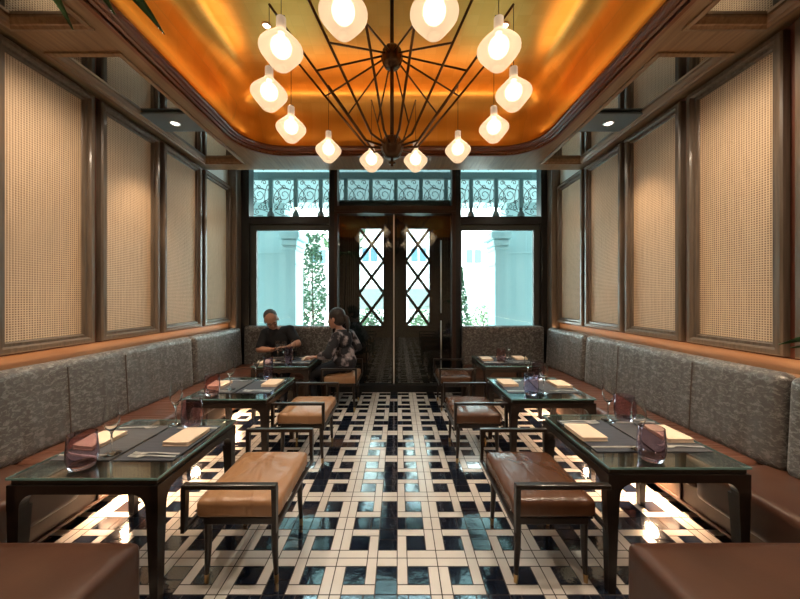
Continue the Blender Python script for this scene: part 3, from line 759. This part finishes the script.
for k,g_ in G.items():
    cx,cy=TP[k]; ph=PH[k]; s=-1 if k[0]=='L' else 1     # s: towards the bench
    put('mat','mat','placemat','placemat','dark slate placemat on the aisle side of '+ph,'placemats',cx-s*.175,cy+.02,Z,0)
    put('mat','mat_w','placemat','placemat','grey placemat on the bench side of '+ph,'placemats',cx+s*.175,cy+.02,Z,0)
    ax,ay,bx_,by=g_['nap']
    put('napkin','napkin','folded_napkin','napkin','folded cream napkin on the aisle side of '+ph,'folded napkins',cx+ax,cy+ay,Zm,0)
    put('napkin','napkin','folded_napkin','napkin','folded cream napkin on the bench side of '+ph,'folded napkins',cx+bx_,cy+by,Zm,0)
    # wall-side guests look to the aisle: forks far, knives near; aisle guests the other way round
    # aisle guest
    af = -1 if k[0]=='L' else 1    # where the aisle guest's forks lie (near/far)
    rot=0 if s>0 else PI
    for j in range(2):
        put('fork','silver','fork','fork','%s silver fork on the aisle side of %s'%(('outer','inner')[j],ph),'forks',cx-s*.20,cy+.02+af*(.205-.032*j)*1.0,Zm,rot)
    put('knife','silver','knife','knife','silver knife on the aisle side of '+ph,'knives',cx-s*.20,cy+.02-af*.19,Zm,rot)
    put('fork','silver','fork','fork','silver fork on the bench side of '+ph,'forks',cx+s*.20,cy+.02-af*.19,Zm,rot+PI)
    put('knife','silver','knife','knife','silver knife on the bench side of '+ph,'knives',cx+s*.20,cy+.02+af*.19,Zm,rot+PI)
    wl=['stemmed wine glass standing nearest on ','stemmed wine glass standing farther back on ','rearmost stemmed wine glass on ']
    for j,(dx,dy) in enumerate(g_['wine']):
        on = abs(dx)<.335 and abs(dy-.02)<.235
        put('wine','wine_glass','wine_glass','glass',wl[j]+ph,'wine glasses',cx+dx,cy+dy,Zm if abs(dy-.02)<.285 else Z,0)
    for j,(dx,dy,kd,mt) in enumerate(g_['tumb']):
        cn={'purple_glass':'smoky purple','pink_glass':'rose pink','violet_glass':'violet'}[mt]
        put(kd,mt,'water_tumbler','glass',cn+' glass water tumbler at the %s of %s'%(('near end','far end')[j],ph),'water tumblers',cx+dx,cy+dy,Zm if abs(dy-.02)<.30 else Z,0)

# ------------------------------------------------------------ chandelier
cx,cy=.016,2.60
ch=thing('chandelier','dark bronze chandelier with twelve hanging frosted glass lamps under the gold ceiling','chandelier',(cx,cy,2.81))
cx_ch,cy_ch=cx,cy; zh,zu=0.0,.73       # lower and upper hub, relative
mb=MB(); mb.tube([(0,0,0),(0,0,1.31)],.016,n=12); mb.build('stem','bronze',ch,smooth=True)
mb=MB(); mb.lathe([(.0001,1.33),(.11,1.33),(.11,1.30),(.06,1.27),(.018,1.25),(.0001,1.25)],n=28); mb.build('ceiling_rose','bronze',ch,smooth=True,angle=.6)
for z0,r in ((zh,.088),(zu,.085)):
    mb=MB(); n=24; prof=[(.0001,-.092),(.05,-.086),(.075,-.055),(.088,-.01),(.085,.035),(.065,.07),(.03,.085),(.0001,.088)]
    rs=[[(rr*(1+.05*math.cos(12*2*PI*j/48))*math.cos(2*PI*j/48)*r/.088,rr*(1+.05*math.cos(12*2*PI*j/48))*math.sin(2*PI*j/48)*r/.088,z0+z) for j in range(48)] for rr,z in prof]
    mb.rings(rs); mb.build('hub','bronze',ch,smooth=True)
mb=MB(); mb.lathe([(.0001,-.16),(.012,-.155),(.010,-.14),(.03,-.135),(.032,-.128),(.012,-.122),(.012,-.09),(.0001,-.085)],n=16); mb.build('finial','bronze',ch,smooth=True)
R=.935; zl=.28   # lamp centre relative to the lower hub
lampmb=MB(); pr=[]
base=[(.036,-.118),(.050,-.112),(.125,-.020),(.131,.0),(.125,.020),(.045,.100),(.030,.118)]
def smoothprof(p,it=2):
    for _ in range(it):
        q_=[p[0]]
        for a,b in zip(p[:-1],p[1:]): q_+= [(a[0]*.75+b[0]*.25,a[1]*.75+b[1]*.25),(a[0]*.25+b[0]*.75,a[1]*.25+b[1]*.75)]
        q_.append(p[-1]); p=q_
    return p
sp=smoothprof(base,2); sp=[(.0001,-.108),(.026,-.112)]+sp
lampmb.lathe(sp+[(.029,.19),(.0001,.19)],n=32)
shade=None
for k in range(12):
    a=math.radians(15+30*k); ux,uy=math.cos(a),math.sin(a)
    tipz=.94
    mb=MB(); mb.tube([(ux*.07,uy*.07,0.0),(ux*.22,uy*.22,.03),(ux*R,uy*R,tipz)],.0095,n=8); mb.build('arm','bronze',ch)
    t_=.53; rx=.22+(R-.22)*t_; rz=.03+(tipz-.03)*t_
    mb=MB(); mb.tube([(ux*.07,uy*.07,zu),(ux*rx,uy*rx,rz)],.0075,n=8); mb.build('spoke','bronze',ch)
    mb=MB(); mb.tube([(ux*R,uy*R,tipz),(ux*R,uy*R,zl+.19)],.0028,n=6); mb.tube([(ux*R-.022,uy*R,zl+.205),(ux*R+.022,uy*R,zl+.205)],.004,n=6); mb.build('cable','bronze',ch)
    if k==0:
        shade=lampmb.build('lamp_shade','shade',ch,loc=(ux*R,uy*R,zl),smooth=True,angle=1.0)
        mb=MB(); mb.ell((0,0,.015),(.062,.062,.062)); mb.tube([(0,0,.04),(0,0,.1)],.02,n=10); bulb=mb.build('bulb','bulb',shade,smooth=True)
        mb=MB(); mb.lathe([(.0001,.125),(.018,.125),(.018,.185),(.0001,.185)],n=12); sock=mb.build('socket','bronze',shade)
    else:
        c=shade.copy(); C.objects.link(c); c.location=(ux*R*S,uy*R*S,zl*S); c.parent=ch
        for b_ in (bulb,sock): d=b_.copy(); C.objects.link(d); d.parent=c

# ------------------------------------------------------------ plants at the camera's shoulders
def blade(mb,p0,c0,p1,w_,n=14):
    p0,p1,mid=Vector(p0),Vector(p1),Vector(c0); rs=[]
    for i in range(n+1):
        t=i/n; c=(1-t)**2*p0+2*t*(1-t)*mid+t*t*p1; d=((1-t)*(mid-p0)+t*(p1-mid)).normalized()
        side=d.cross(Vector((.25,1,.15))).normalized(); nn=d.cross(side).normalized()
        w=w_*(math.sin(PI*(.10+.90*t)**.9)**.8 if t<.999 else .03)
        rs.append([c-side*w+nn*w*.3,c-nn*.002,c+side*w+nn*w*.3,c-nn*.006])
    mb.rings(rs)
def plant(name,label,base,hub,leaves):
    t=thing(name,label,'plant',base); o=Vector(base)
    mb=MB(); mb.lathe([(.0001,0),(.15,0),(.20,.40),(.21,.42),(.19,.42),(.18,.38),(.0001,.38)],n=24); mb.build('pot','terracotta',t,smooth=True,angle=.6)
    h=Vector(hub)-o; mb=MB(); mb.tube([(0,0,.37),h*.4+Vector((0,0,.2)),h],[.03,.025,.015],n=10); mb.build('stem','bark',t,smooth=True)
    for c0,tip,w_ in leaves:
        mb=MB(); blade(mb,h,Vector(c0)-o,Vector(tip)-o,w_); mb.build('leaf','leaf',t,smooth=True)
plant('potted_dracaena','tall potted plant at the upper left whose narrow green leaves hang into view',(-1.75,.35,0),(-1.55,.75,2.95),
  [((-1.40,1.22,3.15),(-1.262,1.30,2.675),.052),((-1.25,1.2,3.10),(-1.088,1.30,2.735),.050),((-1.15,1.15,3.10),(-.888,1.30,2.655),.052),
   ((-1.9,.7,3.2),(-2.2,.6,2.7),.036),((-1.4,.3,3.2),(-1.2,.0,2.8),.036),((-1.8,.3,3.2),(-2.1,.1,2.7),.036)])
plant('potted_fern','low potted plant at the right edge with pointed green leaves reaching in',(1.95,.35,0),(1.93,.45,1.35),
  [((1.72,1.05,1.56),(1.497,1.20,1.405),.034),((1.80,1.0,1.50),(1.60,1.25,1.385),.034),((2.2,.6,1.6),(2.4,.8,1.4),.03),((1.7,.2,1.6),(1.6,.0,1.4),.03),((2.2,.2,1.6),(2.3,.0,1.4),.03)])

# ------------------------------------------------------------ people
def blob(mb,name,mat,parent,voxel=.0055,sm=4):
    """merge overlapping limbs into one continuous skin"""
    me=bpy.data.meshes.new('tmp'); me.from_pydata([(v[0]*S,v[1]*S,v[2]*S) for v in mb.v],[],mb.f)
    b=bmesh.new(); b.from_mesh(me); bmesh.ops.recalc_face_normals(b,faces=b.faces); b.to_mesh(me); b.free()
    o=bpy.data.objects.new('tmp',me); C.objects.link(o)
    r=o.modifiers.new('r','REMESH'); r.mode='VOXEL'; r.voxel_size=voxel
    s_=o.modifiers.new('s','SMOOTH'); s_.iterations=sm; s_.factor=.5
    dg=bpy.context.evaluated_depsgraph_get(); dg.update(); ev=o.evaluated_get(dg)
    m2=bpy.data.meshes.new_from_object(ev); bpy.data.objects.remove(o); bpy.data.meshes.remove(me)
    m2.materials.clear(); m2.materials.append(M[mat]); m2.polygons.foreach_set('use_smooth',[True]*len(m2.polygons))
    n=bpy.data.objects.new(name,m2); C.objects.link(n); n.parent=parent
    return n
def cap(mb,p,q_,r0,r1,fl=1.0):
    p,q_=Vector(p),Vector(q_); mb.tube([p+(q_-p)*t for t in (0,.25,.5,.75,1)],[r0,r0*.78+r1*.22,(r0+r1)/2,r0*.22+r1*.78,r1],n=14)
    mb.ell(p,(r0,)*3); mb.ell(q_,(r1,)*3)
def hand(mb,w,d,up,side):
    """palm from wrist w along d, five bent fingers"""
    w,d,up=Vector(w),Vector(d).normalized(),Vector(up).normalized(); sd=d.cross(up).normalized()*side
    rot=Matrix((sd,d,up)).transposed(); mb.ell(w+d*.055,(.05,.062,.02),rot)
    for i,l in enumerate((.075,.088,.08,.062)):
        b=w+d*.10+sd*(-.036+.024*i); m=b+d*l*.55-up*.008; e=m+d*l*.3-up*l*.42
        cap(mb,w+d*.06+sd*(-.03+.02*i),b,.0125,.012); cap(mb,b,m,.012,.011); cap(mb,m,e,.011,.009)
    b=w+d*.035-sd*.035; m=b-sd*.035+d*.045-up*.01; cap(mb,b,m,.014,.012); cap(mb,m,m+d*.038-up*.012,.012,.010)
def head(mb,c,f,upv):
    """c centre, f facing, upv up; returns rotation (columns side, facing, up)"""
    f=Vector(f).normalized(); upv=Vector(upv); upv=(upv-f*upv.dot(f)).normalized(); sd=f.cross(upv).normalized()
    rot=Matrix((sd,f,upv)).transposed(); c=Vector(c); P_=lambda a,b,cc: c+sd*a+f*b+upv*cc
    mb.ell(P_(0,-.015,.03),(.098,.122,.112),rot); mb.ell(P_(0,.03,-.045),(.076,.085,.10),rot); mb.ell(P_(0,.065,-.115),(.040,.040,.032),rot)
    mb.ell(P_(0,.112,-.022),(.017,.022,.036),rot); mb.ell(P_(0,.126,-.045),(.021,.019,.015),rot)
    mb.ell(P_(0,.100,-.082),(.034,.014,.008),rot); mb.ell(P_(0,.098,-.096),(.030,.014,.009),rot)
    mb.ell(P_(0,.090,.022),(.070,.02,.012),rot)
    for s in (-1,1): mb.ell(P_(s*.098,-.01,-.02),(.012,.026,.038),rot); mb.ell(P_(s*.042,.075,-.04),(.026,.03,.03),rot)
    return rot,P_
def eyes(P_,rot,parent):
    for s in (-1,1):
        mb=MB(); mb.ell(P_(s*.036,.100,.0),(.016,.008,.009),rot,u=10,v=6); mb.build('eye',pm('eye','' or (.05,.035,.03),.2) if 'eye' not in M else M['eye'],parent,smooth=True)
M['eye']=pm('eye',(.05,.035,.03),.2)

# man on the far bench, leaning over his phone
man=thing('person','person with short hair in black shirt, bent over a phone behind the far table','person',(-1.8,5.1,0))
O=Vector((-1.8,5.1,0)); V=lambda x,y,z: Vector((x,y,z))-O
pel,wa,chs,nk,hd=V(-1.76,5.10,.60),V(-1.775,5.06,.78),V(-1.81,4.99,.95),V(-1.855,4.93,1.11),V(-1.868,4.865,1.250)
sl,sr=V(-2.00,4.99,1.02),V(-1.625,4.98,1.075); el,er=V(-2.045,4.86,.80),V(-1.465,4.86,.885)
wl_,wr=V(-1.82,4.755,.805),V(-1.555,4.73,.855)
mb=MB(); mb.ell(pel,(.20,.15,.13)); cap(mb,pel,wa,.15,.145); mb.ell(wa,(.19,.135,.14)); mb.ell(chs,(.205,.13,.17)); cap(mb,chs+Vector((0,0,.10)),nk,.10,.068); cap(mb,nk,hd+Vector((0,.02,-.05)),.062,.06)
cap(mb,chs+Vector((-.08,0,.09)),sl,.09,.078); cap(mb,chs+Vector((.08,0,.09)),sr,.09,.078)
cap(mb,sl,el,.072,.055); cap(mb,sr,er,.072,.055); cap(mb,el,wl_,.053,.034); cap(mb,er,wr,.053,.034)
hand(mb,wl_,(.9,-.35,.25),(.1,.3,.9),-1); hand(mb,wr,(-.75,-.3,.0),(.1,.3,.9),1)
rot,P_=head(mb,hd,(.38,-.75,-.52),(-.15,-.3,1))
for s in (-1,1):
    hp=pel+Vector((s*.10,-.03,-.01)); kn=V(-1.76+s*.17,4.66,.45); an=V(-1.76+s*.17,4.62,.09)
    cap(mb,hp,kn,.085,.060); cap(mb,kn,an,.062,.04); mb.ell(an+Vector((0,-.07,-.045)),(.045,.11,.04))
body=blob(mb,'body','skin2',man); eyes(P_,rot,man)
mb=MB(); mb.ell(pel+Vector((0,0,.06)),(.205,.155,.12)); cap(mb,pel,wa,.155,.152); mb.ell(wa,(.198,.145,.14)); mb.ell(chs,(.215,.142,.175)); cap(mb,chs+Vector((0,0,.07)),nk+Vector((0,0,-.05)),.115,.088)
cap(mb,chs+Vector((-.08,0,.09)),sl,.10,.088); cap(mb,chs+Vector((.08,0,.09)),sr,.10,.088)
cap(mb,sl,sl.lerp(el,.82),.085,.074); cap(mb,sr,sr.lerp(er,.72),.085,.074); blob(mb,'black_shirt','black_cloth',man,.007,3)
mb=MB()
for s in (-1,1):
    hp=pel+Vector((s*.10,-.03,-.01)); kn=V(-1.76+s*.17,4.66,.45); an=V(-1.76+s*.17,4.62,.12); cap(mb,hp,kn,.093,.070); cap(mb,kn,an,.072,.055)
mb.ell(pel+Vector((0,0,-.01)),(.205,.155,.11)); blob(mb,'trousers','jeans',man,.008,3)
for s in (-1,1):
    mb=MB(); mb.ell(V(-1.76+s*.17,4.55,.045),(.052,.125,.045)); mb.build('shoe','shoe',man,smooth=True)
mb=MB(); mb.ell(P_(0,-.038,.052),(.102,.112,.100),rot); mb.ell(P_(0,-.062,.0),(.101,.088,.09),rot); o_=blob(mb,'hair','hair_grey',man,.006,2)
mb=MB()
for s in (-1,1):
    pts=[P_(s*.038+.030*math.cos(a),.122,.0+.020*math.sin(a)) for a in [2*PI*i/14 for i in range(15)]]; mb.tube(pts,.003,n=5)
    mb.tube([P_(s*.068,.12,.003),P_(s*.1,-.0,.005)],.003,n=5)
mb.tube([P_(-.008,.124,.003),P_(.008,.124,.003)],.003,n=5); mb.build('glasses','black',man)
# phone between his hands
mb=MB(); mb.box(-.075,.075,-.006,.006,-.04,.04,bev=.004); ph_=mb.build('smartphone','dark_phone'); ph_.location=(-1.655*S,4.685*S,.865*S); ph_.rotation_euler=(math.radians(-35),0,0)
tag(ph_,'dark smartphone held between both hands of the person in black','phone')

# woman on the stool, seen from behind, turned to the table
wo=thing('person','person with dark ponytail in patterned blouse, seated on a tan stool','person',(-.74,4.68,0))
O=Vector((-.74,4.68,0))
pel,wa,chs,nk,hd=V(-.72,4.68,.62),V(-.72,4.68,.78),V(-.74,4.67,.97),V(-.79,4.66,1.13),V(-.845,4.67,1.285)
sl,sr=V(-.80,4.50,1.03),V(-.66,4.83,1.03); el,er=V(-.90,4.40,.80),V(-.55,4.82,.84); wl_,wr=V(-1.07,4.46,.755),V(-.78,4.90,.70)
mb=MB(); mb.ell(pel,(.17,.20,.12)); cap(mb,pel,wa,.14,.12); mb.ell(wa,(.125,.155,.13)); mb.ell(chs,(.12,.175,.15)); cap(mb,chs+Vector((0,0,.08)),nk,.085,.052); cap(mb,nk,hd+Vector((.01,0,-.05)),.05,.052)
cap(mb,chs+Vector((-.02,-.06,.06)),sl,.075,.062); cap(mb,chs+Vector((.03,.06,.06)),sr,.075,.062)
cap(mb,sl,el,.056,.046); cap(mb,sr,er,.056,.046); cap(mb,el,wl_,.044,.028); cap(mb,er,wr,.044,.028)
hand(mb,wl_,(-1,.1,-.02),(0,0,1),1); hand(mb,wr,(-.9,.1,-.1),(0,0,1),-1)
rot,P_=head(mb,hd,(-.86,.28,-.12),(0,0,1))
for s in (-1,1):
    hp=pel+Vector((-.03,s*.09,-.01)); kn=V(-1.18,4.66+s*.10,.49); an=V(-1.12,4.66+s*.10,.08)
    cap(mb,hp,kn,.09,.058); cap(mb,kn,an,.056,.036); mb.ell(an+Vector((-.06,0,-.04)),(.10,.04,.036))
blob(mb,'body','skin',wo); eyes(P_,rot,wo)
mb=MB(); mb.ell(pel+Vector((0,0,.04)),(.185,.215,.14)); cap(mb,pel,wa,.16,.14); mb.ell(wa,(.15,.175,.15)); mb.ell(chs,(.135,.19,.16)); cap(mb,chs+Vector((0,0,.06)),nk+Vector((0,0,-.04)),.10,.065)
cap(mb,chs+Vector((-.02,-.06,.06)),sl,.085,.076); cap(mb,chs+Vector((.03,.06,.06)),sr,.085,.076)
cap(mb,sl,el,.074,.070); cap(mb,sr,er,.074,.072); cap(mb,el,el.lerp(wl_,.6),.068,.058); cap(mb,er,er.lerp(wr,.6),.068,.056)
blob(mb,'blouse','blouse',wo,.007,3)
mb=MB()
for s in (-1,1):
    hp=pel+Vector((-.03,s*.09,-.01)); kn=V(-1.18,4.66+s*.10,.49); an=V(-1.12,4.66+s*.10,.12); cap(mb,hp,kn,.098,.066); cap(mb,kn,an,.064,.048)
mb.ell(pel+Vector((0,0,-.01)),(.175,.205,.105)); blob(mb,'trousers','jeans',wo,.008,3)
for s in (-1,1):
    mb=MB(); mb.ell(V(-1.19,4.66+s*.10,.042),(.11,.046,.042)); mb.build('shoe','shoe',wo,smooth=True)
mb=MB(); mb.ell(P_(0,-.030,.040),(.110,.122,.118),rot); mb.ell(P_(0,-.055,-.02),(.105,.095,.10),rot)
pts=[P_(0,-.13,.02),P_(0,-.175,-.02),P_(0,-.185,-.10),P_(0,-.17,-.22)]
for a,b,r0,r1 in zip(pts[:-1],pts[1:],(.030,.036,.032),(.036,.032,.014)): cap(mb,a,b,r0,r1)
blob(mb,'ponytail_hair','hair',wo,.006,2)

# ------------------------------------------------------------ lights
K=.32
for s in (-1,1):
    light('mirror_downlight','SPOT',(s*2.2975,3.38,HS-.01),110*K,(1,.74,.48),spot_size=math.radians(75),spot_blend=.7,shadow_soft_size=.03)
    for y in (.1,1.2,2.28,4.43):
        light('added_soffit_spot','SPOT',(s*1.96,y,HS-.01),(160 if y<4 else 45)*K,(1,.82,.62),spot_size=math.radians(168),spot_blend=.9,shadow_soft_size=.05)  # added wide fill for the cane panels, no fixture in the soffit
    for y in (1.35,2.70,4.0):
        light('added_soffit_spot','SPOT',(s*1.96,y,HS-.01),90*K,(1,.70,.42),spot_size=math.radians(40),spot_blend=.4,shadow_soft_size=.02)  # added narrow beams for warm pools on the floor, no fixture
    for i in range(4):
        light('underseat_lamp','SPOT',(s*2.09,1.70+.85*i,.285),(85 if i<2 else 42)*K,(1,.62,.36),spot_size=math.radians(150),spot_blend=.6,shadow_soft_size=.03,rot=(0,math.radians(18*s),0))
    light('ledge_led','AREA',(s*2.62,2.0,1.10),9*K,(1,.60,.32),shape='RECTANGLE',size=.03*S,size_y=6.4*S,rot=(PI,0,0))
    light('cove_fill','AREA',(s*1.74,2.3,3.56),9*K,(1,.60,.28),shape='RECTANGLE',size=.05*S,size_y=3.0*S,rot=(PI,math.radians(20*s),0))  # added warm fill along the gold tray, no strip visible there
light('cove_fill','AREA',(0,3.96,3.56),7*K,(1,.60,.28),shape='RECTANGLE',size=3.0*S,size_y=.05*S,rot=(PI,0,0))  # same added fill at the far end of the tray
for (x,y) in ((-1.15,2.95),(1.05,2.95),(-1.15,1.6),(1.05,1.6)):
    light('ceiling_spot','SPOT',(x,y,4.08),110*K,(1,.82,.62),spot_size=math.radians(80),spot_blend=.6,shadow_soft_size=.03)
for k in range(12):
    a=math.radians(15+30*k); light('lamp_light','POINT',(cx_ch+R*math.cos(a),cy_ch+R*math.sin(a),2.81+zl),30*K,(1,.84,.66),shadow_soft_size=.03)
# sun on the street side, from behind the building
sun=bpy.data.lights.new('sun','SUN'); sun.energy=15; sun.angle=.01; sun.color=(1,.97,.92)
so=bpy.data.objects.new('sun',sun); C.objects.link(so); so.rotation_euler=(math.radians(42),0,math.radians(-20))

# ------------------------------------------------------------ world, camera, view
w=bpy.data.worlds.new('World'); sc.world=w; w.use_nodes=True
bg=w.node_tree.nodes['Background']; bg.inputs[0].default_value=(.66,.90,1,1); bg.inputs[1].default_value=4.2
cam=bpy.data.cameras.new('Camera'); co=bpy.data.objects.new('Camera',cam); C.objects.link(co)
co.location=(.065*S,0,1.58*S); co.rotation_euler=(PI/2,0,0)
cam.sensor_width=36; cam.lens=36*319/800; cam.clip_start=.02; cam.clip_end=200
cam.shift_x=(400-398)/800; cam.shift_y=-(299.5-298)/800
sc.camera=co
sc.view_settings.view_transform='Standard'; sc.view_settings.look='None'; sc.view_settings.gamma=1; sc.view_settings.use_curve_mapping=False
sc.view_settings.exposure=.5
sc.cycles.max_bounces=10; sc.cycles.transparent_max_bounces=12; sc.cycles.sample_clamp_indirect=4; sc.cycles.caustics_refractive=False; sc.cycles.caustics_reflective=False
sc.cycles.use_denoising=True
